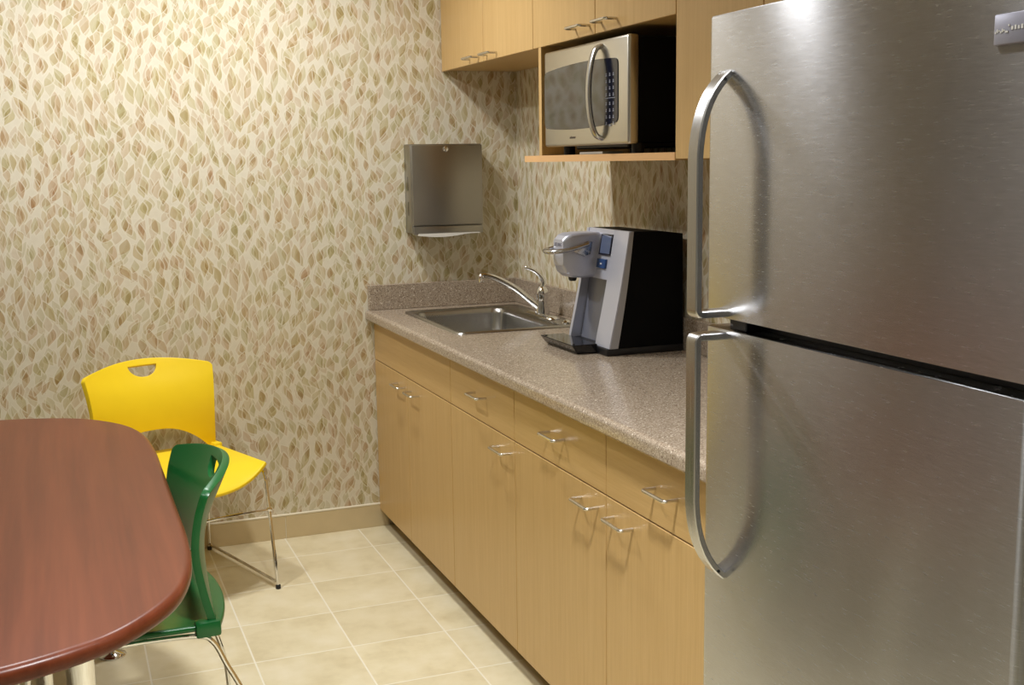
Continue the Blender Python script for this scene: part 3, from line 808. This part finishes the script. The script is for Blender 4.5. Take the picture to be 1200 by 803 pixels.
def chair(lab, mat, loc, rotz):
    t = thing('stacking_chair', lab, 'chair', loc, rotz, 'plastic stacking chairs at the table')
    s = obj('seat', seat_mesh(), mat, t, local=True, angle=60); solid(s, .014, -1)
    for sx in (-1, 1): obj('back_socket', box((sx * .222, -.013, .424), (sx * .256, .045, .462), .006, 2), mat, s, local=True)
    b = obj('backrest', backrest_mesh(), mat, t, local=True, angle=60); solid(b, .018, 0)
    for sx in (-1, 1):
        x = sx * .232
        bm = nb(); add_tube(bm, round_path([(x * .93, .25, .424), (x, .385, .424), (x, .405, .40), (x * .985, .465, .012)], .02), .0062, 10)
        l = obj('leg', bm, 'chrome', t, local=True)
        bm = nb(); add_lathe(bm, [(.0085, 0), (.009, .002), (.009, .013), (.007, .016)], (x * .985, .4655, 0), 12); obj('glide', bm, 'rubber', l, local=True)
        bm = nb(); add_tube(bm, smooth_path([(x * .93, .16, .424), (x, .045, .424), (x * 1.02, .006, .405), (x * 1.03, -.022, .345), (x * 1.04, -.056, .27), (x * 1.06, -.090, .15), (x * 1.07, -.100, .012)], 6), .0062, 10)
        l = obj('leg', bm, 'chrome', t, local=True)
        bm = nb(); add_lathe(bm, [(.0085, 0), (.009, .002), (.009, .013), (.007, .016)], (x * 1.07, -.100, 0), 12); obj('glide', bm, 'rubber', l, local=True)
        bm = nb(); add_tube(bm, [(x * .987, .455, .024), (x * 1.066, -.098, .024)], .0055, 10); obj('sled_rail', bm, 'chrome', t, local=True)
        bm = nb(); add_tube(bm, [(x * .93, .26, .424), (x * .93, .15, .424)], .0062, 10); obj('seat_rail', bm, 'chrome', t, local=True)
    bm = nb(); add_tube(bm, smooth_path([(-.2305, .424, .285), (-.12, .430, .294), (0, .432, .297), (.12, .430, .294), (.2305, .424, .285)], 5), .0048, 10)
    for sx in (-1, 1): add_lathe(bm, [(.001, -.008), (.0085, -.005), (.0085, .005), (.001, .008)], (sx * .2315, .424, .286), 12, 'y')
    obj('stretcher', bm, 'chrome', t, local=True)
    return t
# local +y is the way the sitter faces
chair('yellow plastic stacking chair on a chrome wire frame, against the wallpapered wall', 'yellow', (-1.541, -.205, 0), PI + math.radians(20))
chair('green plastic stacking chair on a chrome wire frame, pushed in at the table side', 'green', (-1.548, -1.690, 0), PI / 2 + math.radians(2))

# ------------------------------------------------------------------ lights: round recessed ceiling lamps
def lamp(x, y, w, spread=165, c=(.985, .99, 1.0)):
    ld = bpy.data.lights.new('ceiling_lamp', 'AREA'); ld.shape = 'DISK'; ld.size = .17; ld.energy = w; ld.color = c; ld.spread = math.radians(spread)
    o = bpy.data.objects.new('ceiling_lamp', ld); o.location = (x, y, H - .004); COL.objects.link(o)
K = 0.44
for x, y, w in ((-1.12, -.75, 33), (-1.90, -.88, 36)): lamp(x, y, w * K)
for x, y, w in ((-1.25, -2.95, 42), (-2.3, -2.95, 11), (-1.25, -5.1, 10), (-3.2, -5.1, 10)): lamp(x, y, w * K, 112)
wd = bpy.data.worlds.new('World'); SC.world = wd; wd.use_nodes = True
wd.node_tree.nodes['Background'].inputs[0].default_value = (.9, .85, .75, 1); wd.node_tree.nodes['Background'].inputs[1].default_value = .05

# ------------------------------------------------------------------ camera
cd = bpy.data.cameras.new('camera'); co = bpy.data.objects.new('camera', cd); COL.objects.link(co); SC.camera = co
yaw, pitch, roll = .3726, .1553, -.0145
cd.sensor_fit = 'HORIZONTAL'; cd.sensor_width = 36.0; cd.lens = 36.0 * 1355.52 / 1200.0; cd.clip_start = .02
f = Vector((math.sin(yaw) * math.cos(pitch), math.cos(yaw) * math.cos(pitch), -math.sin(pitch)))
r0 = Vector((math.cos(yaw), -math.sin(yaw), 0)); u0 = r0.cross(f)
R_ = r0 * math.cos(roll) + u0 * math.sin(roll); U_ = -r0 * math.sin(roll) + u0 * math.cos(roll)
mw = Matrix((( R_.x, U_.x, -f.x, -1.819), (R_.y, U_.y, -f.y, -4.573), (R_.z, U_.z, -f.z, 1.5044), (0, 0, 0, 1)))
co.matrix_world = mw
SC.view_settings.view_transform = 'Standard'; SC.view_settings.look = 'None'; SC.view_settings.gamma = 1.0
SC.view_settings.use_curve_mapping = False; SC.view_settings.exposure = 0.3
SC.cycles.max_bounces = 8; SC.cycles.use_denoising = True
